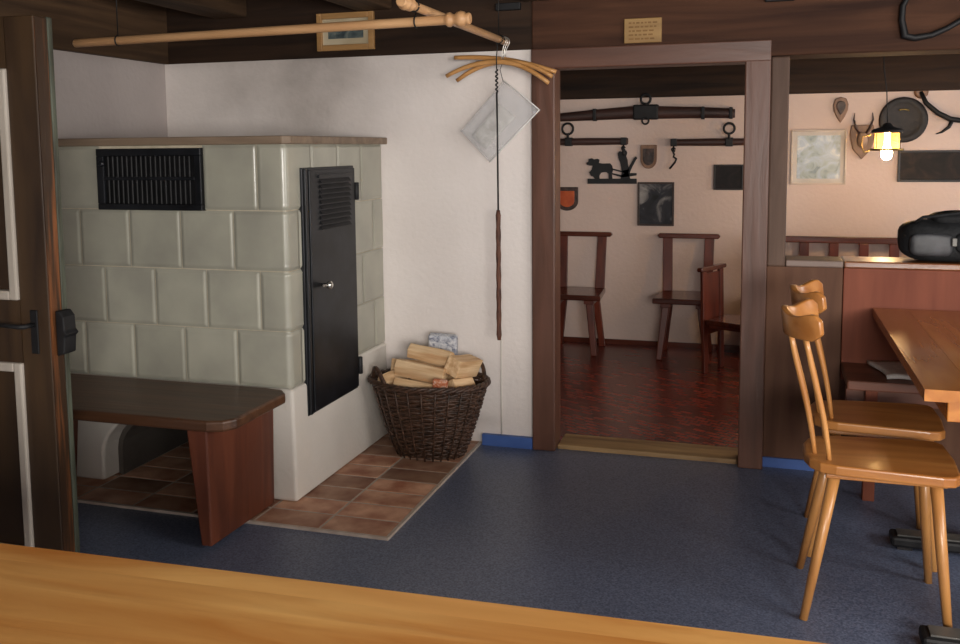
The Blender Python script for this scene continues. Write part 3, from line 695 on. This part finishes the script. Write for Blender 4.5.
# ---- chairs
def make_chair():
    c = empty('dining_chair', (0, 0, 0), 'x', 'chair', 'honey coloured wooden chairs at the dining table')
    # faces +x ; back at -x
    z0, z1 = .452, .485
    out = []
    for (x, y) in ((-.19, -.135), (-.14, -.165), (.19, -.19), (.225, -.165), (.235, 0)): out.append((x, y))
    pl = [(-.220, -.05), (-.205, -.105), (-.175, -.142), (-.13, -.158), (.16, -.185), (.195, -.178), (.212, -.15), (.220, 0)]
    pl = pl + [(x, -y) for x, y in pl[::-1] if y != 0]
    MB().prism(pl, z0, z1, 'xy').build('seat', M['chair'], c, bevel=.007, seg=3)
    for sy_ in (-1, 1):
        for (xt, xb, yt, yb) in ((-.13, -.215, .11, .186), (.15, .19, .125, .186)):
            MB().tube([(xb, sy_*yb, 0), (xb+(xt-xb)*.5, sy_*(yb+(yt-yb)*.5), .226), (xt, sy_*yt, z0)], [.0125, .0165, .0185], 12).build('leg', M['chair_z'], c)
        MB().box(-.16, .18, sy_*.115-.03, sy_*.115+.03, z0-.014, z0).build('cleat', M['chair'], c, bevel=.004)
    # curved crest rail
    R = .20; n = 24; vs = []; amax = math.radians(57)
    th = .022
    xc = -.292
    for i in range(n+1):
        a = -amax + 2*amax*i/n; u = abs(i/n*2-1)
        yy = .182*math.sin(a)/math.sin(amax); xx = xc + .108*(1-math.cos(a))/(1-math.cos(amax))
        nx_, ny_ = -math.cos(a), math.sin(a)
        top = .934 + .009*math.cos(u*math.pi*2.0) + .006*u - (.0 if u < .9 else (u-.9)*.22)
        bot = .856 + .006*u + (.0 if u < .85 else (u-.85)*.16)
        lean = .012
        for (dx, z) in ((0, bot), (0, top), (th, top), (th, bot)):
            vs.append((xx - nx_*dx - lean*(z-.868)/.1, yy - ny_*dx*1.0, z))
    fs = []
    for i in range(n):
        for k in range(4):
            k2 = (k+1) % 4; fs.append((i*4+k, i*4+k2, (i+1)*4+k2, (i+1)*4+k))
    fs += [(3, 2, 1, 0), (n*4, n*4+1, n*4+2, n*4+3)]
    MB().add(vs, fs, True).build('crest_rail', M['chair'], c, bevel=.005)
    for yy, in ((-.105,), (-.048,), (.048,), (.105,)):
        a = math.asin(min(1, yy*1.3/.182*math.sin(amax)))
        xt = xc + .108*(1-math.cos(a))/(1-math.cos(amax)) + .016
        xb = -.188 + (.04 if abs(yy) > .08 else 0)
        pts = []
        for i in range(9):
            t = i/8; pts.append((xb+(xt-xb)*t + .005*math.sin(t*math.pi*1.6), yy*(1+.3*t), .480+(.875-.480)*t))
        MB().tube(pts, [.0075+.002*math.sin(math.pi*i/8) for i in range(9)], 9).build('spindle', M['chair_z'], c)
    return c
ch = make_chair()
ch.location = (.345, 3.10, 0); ch['label'] = 'honey coloured wooden chair with curved backrest at the table, closest to the front table'
c2 = copy_tree(ch); c2.location = (.382, 3.572, 0); c2.rotation_euler.z = -.02
c2['label'] = 'honey coloured wooden chair with curved backrest at the table, beside the corner bench'

# ---- bag on the partition
bg_ = empty('black_bag', (.72, 4.42, .948), 'black bag with grey front panel lying on the partition cap', 'bag')
def blob(c, rx, ry, rz, e=.55, nu=28, nv=16, lump=.0, seed=1, flat_bottom=True):
    vs = []; rnd = random.Random(seed); ph = [rnd.uniform(0, 6) for _ in range(6)]
    def sp_(v, p): return math.copysign(abs(v)**p, v)
    for j in range(nv+1):
        b = -math.pi/2 + math.pi*j/nv
        for i in range(nu):
            a = 2*math.pi*i/nu
            x_ = sp_(math.cos(b), e)*sp_(math.cos(a), e); y_ = sp_(math.cos(b), e)*sp_(math.sin(a), e); z_ = sp_(math.sin(b), e)
            k = 1 + lump*(math.sin(3*a+ph[0])*math.cos(2*b+ph[1]) + .6*math.sin(5*a+ph[2]+3*b))
            vs.append((c[0]+rx*x_*k, c[1]+ry*y_*k, max(c[2]+rz*z_*k, c[2]-rz)))
    fs = [(j*nu+i, j*nu+(i+1) % nu, (j+1)*nu+(i+1) % nu, (j+1)*nu+i) for j in range(nv) for i in range(nu)]
    return MB().add(vs, fs, True)
blob((.742, 4.425, 1.038), .195, .095, .09, .55, lump=.035, seed=5).build('bag_body', M['bag'], bg_)
blob((.665, 4.333, 1.026), .085, .016, .048, .5, lump=.03, seed=2).build('front_pocket', M['bag_grey'], bg_)
blob((.807, 4.333, 1.036), .05, .02, .045, .6, lump=.03, seed=3).build('front_pocket', M['bag'], bg_)
blob((.787, 4.425, 1.131), .13, .07, .035, .8, lump=.06, seed=8).build('bag_flap', M['bag'], bg_)
MB().tube([(.60, 4.355, 1.116), (.63, 4.34, 1.141), (.70, 4.335, 1.151), (.80, 4.34, 1.166), (.88, 4.355, 1.136)], .008, 7).build('strap', M['bag'], bg_)
MB().obox((.75, 4.315, 1.04), (.02, .012, .035), (0, 0, .1)).build('buckle', M['foot_top'], bg_, bevel=.003)

# ================================================================== FRONT TABLE
ft = empty('front_table', (-.6, .9, 0), 'bare orange pine table with plank top standing opposite the stove bench', 'table')
fx0, fx1, fy0, fy1 = -1.75, .55, .50, 1.342
ys = [fy1, fy1-.055, fy1-.27, fy1-.45, fy1-.64, fy0]
for k in range(5):
    MB().box(fx0, fx1, ys[k+1], ys[k], .715, .75).build('plank', M['front_table'], ft, bevel=0)
for (x, y) in ((fx0+.08, fy0+.06), (fx1-.15, fy0+.06), (fx0+.08, fy1-.13), (fx1-.15, fy1-.13)):
    MB().box(x, x+.07, y, y+.07, 0, .715).build('leg', M['front_table'], ft, bevel=.005)
MB().box(fx0+.15, fx1-.15, fy1-.115, fy1-.09, .62, .7149).build('apron', M['front_table'], ft)
MB().box(fx0+.15, fx1-.15, fy0+.08, fy0+.105, .62, .7149).build('apron', M['front_table'], ft)
ft.rotation_euler.z = .035; ft.location = (-.6+.9*.035, .9-.6*.035, 0)

# ================================================================== BACK ROOM
def board_chair(solid_back=False):
    c = empty('board_chair', (0, 0, 0), 'x', 'chair', 'dark wooden board chairs in the back room')
    k = .96
    MB().prism([(-.205, -.20), (.205, -.20), (.175, .20), (-.175, .20)], .405*k, .445*k, 'xy').build('seat', M['dark_chair_x'], c, bevel=.008)
    for s_ in (-1, 1):
        zb = .445*k if not solid_back else 0
        yb = .155 if not solid_back else .20
        MB().add([(s_*.138-.034, yb, zb), (s_*.138+.034, yb, zb), (s_*.138+.034, yb+.028, zb), (s_*.138-.034, yb+.028, zb),
                  (s_*.145-.034, .225, .84*k), (s_*.145+.034, .225, .84*k), (s_*.145+.032, .25, .84*k), (s_*.145-.032, .25, .84*k)], HX).build('upright', M['dark_chair'], c, bevel=.004)
        for (yt, yb) in ((-.12, -.17), (.12, .17)):
            if solid_back and yt > 0: continue
            MB().add([(s_*.158-.02, yb-.02, 0), (s_*.158+.02, yb-.02, 0), (s_*.158+.02, yb+.02, 0), (s_*.158-.02, yb+.02, 0),
                      (s_*.118-.026, yt-.026, .38*k), (s_*.118+.026, yt-.026, .38*k), (s_*.118+.026, yt+.026, .38*k), (s_*.118-.026, yt+.026, .38*k)], HX).build('leg', M['dark_chair'], c, bevel=.006)
        MB().box(s_*.118-.035, s_*.118+.035, -.17, .17, .375*k, .405*k).build('batten', M['dark_chair'], c, bevel=.004)
    if solid_back:
        MB().add([(-.105, .212, .30), (.105, .212, .30), (.105, .226, .30), (-.105, .226, .30), (-.112, .232, .78), (.112, .232, .78), (.112, .244, .78), (-.112, .244, .78)], HX).build('back_panel', M['dark_chair'], c)
    MB().prism([(-.205, .832*k), (.205, .832*k), (.22, .85*k), (.205, .868*k), (-.205, .868*k), (-.22, .85*k)], .215, .258, 'xz').build('crest_rail', M['dark_chair_x'], c, bevel=.006)
    return c
b1 = board_chair(); b1.location = (-1.30, 6.55, 0); b1['label'] = 'dark wooden board chair against the far wall by the orange shield'
b2 = copy_tree(b1); b2.location = (-.535, 6.54, 0); b2['label'] = 'dark wooden board chair against the far wall, facing the doorway beside the small chair'
b3 = board_chair(True); b3.location = (-.165, 6.10, 0); b3.rotation_euler.z = math.radians(66); b3.scale = (.8, .8, .82)
b3['label'] = 'small low wooden chair with solid plank back in the back room'
# bench with balustrade back on far wall
wb = empty('baluster_bench', (1.0, 6.6, 0), 'dark wooden bench with open balustrade back along the far wall', 'bench')
MB().box(-.02, 2.2, 6.71, 6.745, .79, .834).build('top_rail', M['dark_chair_x'], wb, bevel=.006)
MB().box(-.02, 2.2, 6.71, 6.745, .655, .692).build('lower_rail', M['dark_chair_x'], wb, bevel=.004)
for k in range(12):
    x = .053+k*.189
    MB().box(x-.031, x+.031, 6.715, 6.74, .692, .79).build('baluster', M['dark_chair'], wb, bevel=.004)
MB().box(-.02, 2.2, 6.36, 6.71, .41, .45).build('seat', M['dark_chair_x'], wb, bevel=.006)
for x in (.03, 1.0, 2.1): MB().box(x, x+.05, 6.40, 6.70, 0, .41).build('leg', M['dark_chair'], wb, bevel=.004)
for x in (.03, 1.0, 2.1): MB().box(x, x+.05, 6.745, 6.78, .0, .80).build('post', M['dark_chair'], wb, bevel=.004)

# ---- harness bars on far wall
YW = YF-.045
def W_(x, y, yy=None): p = on_y(x, y, YW if yy is None else yy); return p
S_ = .00645                                 # metres per photo pixel at the far wall
def WX(x, y): p = on_y(x, y, YW); return p.x, p.z
c0 = WX(646, 112.4)
ev = empty('harness_evener', (c0[0], YW, 1.6), 'long dark wooden harness bar with iron rings on the far wall', 'harness bar')
xs = [(*WX(552, 118.5), .028), (*WX(563, 117.3), .032), (*WX(595, 115), .040), (*WX(631, 112.6), .046), (*c0, .049), (*WX(661, 112.5), .046), (*WX(703, 112.6), .040), (*WX(731, 113.3), .035), (*WX(735, 113.4), .030)]
mb = MB(); vs = []
for x, z, h in xs:
    for dy, dz in ((-.02, -h), (.02, -h), (.028, 0), (.02, h), (-.02, h), (-.028, 0)): vs.append((x, YW+dy, z+dz*.95))
n = 6
mb.add(vs, [(i*n+k, i*n+(k+1) % n, (i+1)*n+(k+1) % n, (i+1)*n+k) for i in range(len(xs)-1) for k in range(n)] + [list(range(n))[::-1], [(len(xs)-1)*n+k for k in range(n)]], True)
mb.build('bar', M['yoke'], ev)
MB().box(c0[0]-.09, c0[0]+.09, YW-.034, YW+.03, c0[1]-.052, c0[1]+.055).build('centre_plate', M['iron_matte'], ev, bevel=.012)
for q_, h in ((595, .044), (703, .044), (731, .040)):
    x, z = WX(q_, 115 if q_ < 600 else 113); MB().box(x-.012, x+.012, YW-.033, YW+.03, z-h, z+h).build('iron_band', M['iron_matte'], ev, bevel=.004)
MB().tube(arc((c0[0], YW-.02, c0[1]+.092), .034, 0, 345, 23), .009, 8, closed=True).tube([(c0[0], YW-.02, c0[1]+.05), (c0[0], YW-.02, c0[1]+.068)], .014, 8).build('top_ring', M['iron_matte'], ev)
MB().tube(arc((c0[0], YW-.03, c0[1]-.06), .023, 0, 345, 23), .007, 8, closed=True).build('bottom_ring', M['iron_matte'], ev)
for side, (xr_, zr_), (xa, za), (xb, zb) in (('left', WX(569, 129), WX(548, 141.5), WX(628, 141.8)), ('right', WX(729.5, 128.5), WX(671, 142.3), WX(757, 142))):
    zc = (za+zb)/2
    sw = empty('swingletree', (xr_, YW, zc-.03), 'short dark harness bar hanging by a ring ' + ('above the ploughing silhouette' if side == 'left' else 'above the dark picture'), 'harness bar', 'hanging harness bars')
    MB().tube([(xa, YW, zc), (xa+.05, YW, zc), ((xa+xb)/2, YW, zc), (xb-.05, YW, zc), (xb, YW, zc)], [.022, .024, .027, .024, .022], 10).build('bar', M['yoke'], sw)
    MB().tube(arc((xr_, YW-.045, zr_), .036 if side == 'right' else .040, 0, 345, 23), .0085, 8, closed=True).build('ring', M['iron_matte'], sw)
    MB().box(xr_-.025, xr_+.025, YW-.035, YW+.03, zc-.031, zc+.031).tube([(xr_, YW-.04, zc+.02), (xr_, YW-.045, zr_-.036)], .010, 8).build('clasp', M['iron_matte'], sw, bevel=.004)
    xe = xb-.03 if side == 'left' else xa+.02
    MB().box(xe-.02, xe+.022, YW-.03, YW+.028, zc-.027, zc+.027).build('end_cap', M['iron_matte'], sw, bevel=.004)
    hk = [(xe, YW-.02, zc-.027), (xe, YW-.02, zc-.07), (xe+.006, YW-.02, zc-.085), (xe, YW-.02, zc-.10)]
    if side == 'right': hk += [(xe+.022, YW-.03, zc-.115), (xe+.012, YW-.03, zc-.14), (xe-.025, YW-.02, zc-.185)]
    MB().tube(hk, .0075, 7).tube(arc((xe, YW-.02, zc-.05), .013, 0, 340, 12), .005, 6).build('hook', M['iron_matte'], sw)

# ---- silhouette of ploughing farmer
def px(pl, ox, oy, s, y): return [((q := on_y(ox+a/s, oy+b/s, y)).x, q.z) for a, b in pl]
YQ = YF-.012
sil = empty('ploughing_silhouette', (-1.12, YF, 1.2), 'black cut-out silhouette of a draught animal and ploughing farmer on the far wall', 'wall ornament')
A = (580, 150, 7.155)
for nm, pl in (('animal', [(45,92),(60,85),(62,66),(85,58),(100,68),(125,62),(140,70),(135,92),(160,97),(215,95),(230,112),(236,140),(228,175),(232,207),(205,207),(205,170),(190,158),(165,160),(150,163),(138,185),(140,207),(108,207),(95,190),(80,186),(66,160),(85,140),(90,112),(70,112),(48,104)]),
               ('farmer', [(270,22),(285,8),(300,12),(308,-2),(330,2),(338,20),(330,45),(340,70),(343,105),(352,140),(348,165),(360,207),(290,207),(300,165),(296,130),(288,90),(276,60)]),
               ('plough', [(225,130),(300,150),(340,140),(385,60),(400,45),(410,58),(395,80),(365,140),(355,165),(405,165),(405,182),(340,192),(300,195),(230,175),(232,165),(300,180),(320,165),(225,140)]),
               ('ground_bar', [(55,205),(405,205),(405,242),(55,242)])):
    MB().prism(px(pl, *A, YQ), YQ-.006, YQ+.008 if nm != 'ground_bar' else YF, 'xz').build(nm, M['iron_matte'], sil)

# ---- shields and pictures
def shield(name, cx, zt, w, h, y, m1, m2, label, inner=.7):
    r = empty(name, (cx, y, zt-h), label, 'shield')
    def pl(k):
        ww = w/2*k; t = zt-h/2+h/2*k; b = zt-h/2-h/2*k
        return [(cx-ww, t), (cx+ww, t), (cx+ww, t-h*k*.6)] + [(cx+ww*math.cos(math.radians(a)), t-h*k*.6-(h*k*.4)*math.sin(math.radians(a))) for a in range(15, 166, 15)] + [(cx-ww, t-h*k*.6)]
    MB().prism(pl(1), y-.02, y, 'xz').build('back_board', m1, r, bevel=.004)
    MB().prism(pl(inner), y-.027, y-.02, 'xz').build('emblem', m2, r, bevel=.002)
    return r
M['shield_wood'] = wood('shield wood', '#6a4a34', '#8a6850', 'z', .5, 20, 2, .1)
M['orange'] = noise_mat('orange red enamel', H('#a8441f'), H('#c8602f'), .4, (9,9,9))
M['brown_relief'] = noise_mat('dark brown relief', H('#241813'), H('#4a332a'), .5, (30,30,30), bump=.5)
s1 = W_(649, 145, YF); shield('wooden_shield', s1.x, s1.z, .115, .170, YF, M['shield_wood'], M['brown_relief'], 'small wooden shield with dark emblem on the far wall between the harness bars')
q = W_(567.5, 187, YF); s2 = shield('orange_shield', q.x, q.z, .165, .175, YF, M['brown_relief'], M['orange'], 'dark edged shield with orange field on the far wall beside the doorway frame', .68)
def RC(x0, y0, x1, y1): a = on_y(x0, y0, YF); b = on_y(x1, y1, YF); return a.x, b.x, b.z, a.z
M['bwphoto'] = picture_mat('black and white photograph', ['#1d1e1f', '#33343a', '#a8a4a0'], 7, dist=.6)
M['thin_dark'] = noise_mat('thin dark frame', H('#2a1d18'), H('#3c2b24'), .5, (20,20,20))
framed('photo_picture', *RC(638, 182, 674, 226), YF, .014, M['thin_dark'], M['bwphoto'], 'black and white photograph in thin dark frame on the far wall', 'picture')
M['darkpic'] = picture_mat('almost black picture', ['#121012', '#1d191a', '#2b2424'], 12)
framed('dark_picture', *RC(714, 164.5, 743, 190), YF, .012, M['black'], M['darkpic'], 'small dark picture on the far wall next to the door frame', 'picture')
M['mapm'] = picture_mat('aerial view print', ['#4a5352', '#858a7a', '#9aa0a6', '#c8c5b8'], 12, rough=.25, dist=1.2)
M['palewood'] = wood('pale frame wood', '#b39c86', '#c9b6a2', 'x', .35, 20, 2, .05)
framed('landscape_picture', *RC(791.5, 130, 845.5, 184.5), YF, .012, M['palewood'], M['mapm'], 'pale framed aerial landscape print on the far wall beyond the partition', 'picture', .022, .028)
M['longpic'] = picture_mat('dark wide painting', ['#15110f', '#231b17', '#3a2c20'], 7)
framed('wide_painting', *RC(898, 150.5, 1000, 182), YF, .016, M['black'], M['longpic'], 'wide dark painting on the far wall beside the lamp', 'picture')
# plate
pc = W_(903, 120, YF)
pr = [(.148, 0), (.151, -.012), (.142, -.022), (.11, -.012), (.10, -.008), (.02, -.008)]
M['plate_dark'] = noise_mat('dark plate', H('#120d0c'), H('#211918'), .6, (25,25,25), bump=.3)
dp = empty('round_plate', (pc.x, YF, pc.z-.16), 'round dark wall plate behind the lantern lamp', 'plate')
MB().lathe(pr, (pc.x, YF-.006, pc.z), 'y', 32).build('dish', M['plate_dark'], dp)
M['brass'] = noise_mat('dull brass', H('#7a6238'), H('#a08a50'), .35, (20,20,20), metal=.8)
MB().tube(arc((pc.x, YF-.017, pc.z), .07, 60, 115, 8), .005, 6).tube(arc((pc.x, YF-.017, pc.z), .125, 0, 355, 40), .003, 5).build('ornament', M['brass'], dp)
# pine-cone plaque
q = W_(841, 97, YF)
hpq = empty('carved_plaque', (q.x, YF, q.z-.16), 'small leaf shaped carved wooden plaque above the landscape print', 'plaque')
pl = [(0, .0), (.035, -.012), (.048, -.05), (.045, -.09), (.025, -.135), (0, -.175), (-.025, -.135), (-.045, -.09), (-.048, -.05), (-.035, -.012)]
MB().prism([(q.x+a, q.z+b) for a, b in pl], YF-.022, YF, 'xz').build('board', M['shield_wood'], hpq, bevel=.006)
MB().prism([(q.x+a*.6, q.z-.07+(b+.08)*.55) for a, b in pl], YF-.034, YF-.022, 'xz').build('carving', M['brown_relief'], hpq, bevel=.005)
# roe deer trophy
q = W_(862, 140, YF)
M['bone'] = noise_mat('weathered bone', H('#8f7460'), H('#b79a82'), .6, (30,30,30), bump=.3)
rt = empty('deer_trophy', (q.x, YF, q.z-.12), 'small antlered skull trophy on a shield beside the lamp', 'trophy')
pl = [(-.07, .10), (.07, .10), (.08, .04), (.06, -.06), (0, -.13), (-.06, -.06), (-.08, .04)]
MB().prism([(q.x+a, q.z+b) for a, b in pl], YF-.02, YF, 'xz').build('board', M['shield_wood'], rt, bevel=.005)
blob((q.x, YF-.04, q.z-.0), .032, .03, .055, .9).build('skull', M['bone'], rt)
for s_ in (-1, 1):
    b = Vector((q.x+s_*.02, YF-.045, q.z+.045))
    MB().tube([b, b+Vector((s_*.025, -.01, .04)), b+Vector((s_*.04, -.02, .09)), b+Vector((s_*.035, -.015, .135))], [.008, .008, .006, .002], 6).tube([b+Vector((s_*.03, -.015, .06)), b+Vector((s_*.035, -.05, .085))], [.005, .002], 5).build('antler', M['brown_relief'], rt)
# big antler
an = empty('large_antler', (1.15, YF-.02, 1.5), 'large dark antler branching on the far wall above the wide painting', 'antler')
def AP(x, y, d=-.06): return on_y(x, y, YF+d)
MB().tube([AP(921, 92, -.02), AP(926, 103, -.05), AP(938, 113), AP(950, 119), AP(965, 121), AP(985, 117), AP(1000, 100), AP(1006, 78)], [.012, .016, .017, .018, .017, .016, .013, .006], 8).build('beam', M['iron_matte'], an)
MB().tube([AP(953, 119), AP(949, 127), AP(942, 132), AP(936, 134)], [.014, .012, .008, .003], 7).build('tine', M['iron_matte'], an)
MB().tube([AP(980, 118), AP(985, 128), AP(983, 140)], [.013, .010, .003], 7).build('tine', M['iron_matte'], an)
MB().lathe([(.04, 0), (.045, -.01), (.03, -.02)], (AP(921, 92, 0).x, YF, AP(921, 92, 0).z), 'y', 12).build('mount', M['shield_wood'], an)

# ---- lantern lamp
LX, LY, LZ = .639, 5.8, 1.447
la = empty('lantern_lamp', (LX, LY, 1.37), 'lit hanging lantern with amber glass and iron cap in the back room', 'lamp')
def glass():
    m, nt, b = base_mat('amber lamp glass')
    b.inputs['Base Color'].default_value = H('#f2c06a'); b.inputs['Roughness'].default_value = .1; b.inputs['Alpha'].default_value = .3
    return m
M['glass'] = glass()
mbulb, nt, b = base_mat('glowing bulb'); b.inputs['Emission Color'].default_value = (1, .62, .25, 1); b.inputs['Emission Strength'].default_value = 90; b.inputs['Base Color'].default_value = (1, .8, .5, 1)
cap_ = MB().lathe([(.012, .125), (.022, .12), (.03, .105), (.078, .09), (.086, .08), (.082, .07)], (LX, LY, LZ), 'z', 20).build('cap', M['iron_matte'], la)
MB().lathe([(.066, .07), (.07, .0), (.066, -.02)], (LX, LY, LZ), 'z', 20).build('glass_shade', M['glass'], la)
sh = la.children[-1]
bm = bmesh.new(); bm.from_mesh(sh.data); bmesh.ops.delete(bm, geom=[f for f in bm.faces if len(f.verts) > 4], context='FACES'); bm.to_mesh(sh.data); bm.free()
MB().tube(arc((LX, LY, LZ-.025), .085, 0, 345, 23, 'xy'), .007, 7, closed=True).build('ring', M['brass'], la)
MB().lathe([(.004, -.085), (.02, -.08), (.03, -.06), (.031, -.04), (.022, -.015), (.014, .0), (.014, .07)], (LX, LY, LZ), 'z', 16).build('bulb', mbulb, la)
for k in range(4):
    a = math.pi/4+math.pi/2*k
    MB().tube([(LX+.088*math.cos(a), LY+.088*math.sin(a), LZ+.075), (LX+.085*math.cos(a), LY+.085*math.sin(a), LZ-.025)], .003, 5).build('guard_wire', M['iron_matte'], la)
MB().tube([(LX-.085, LY, LZ+.06), (LX-.13, LY, LZ+.05), (LX-.135, LY, LZ+.0), (LX-.12, LY, LZ-.04), (LX-.085, LY, LZ-.025)], .004, 6).build('side_loop', M['brass'], la)
MB().tube([(LX, LY, LZ+.12), (LX-.01, LY, LZ+.3), (LX-.03, LY, LZ+.45), (LX-.03, LY, 2.08)], .003, 6).build('cord', M['wire'], la)
pl_ = D.lights.new('lantern_glow', 'POINT'); pl_.energy = 3; pl_.color = (1, .66, .35); pl_.shadow_soft_size = .03
po = D.objects.new('lantern_glow', pl_); COL.objects.link(po); po.location = (LX, LY, LZ-.125)
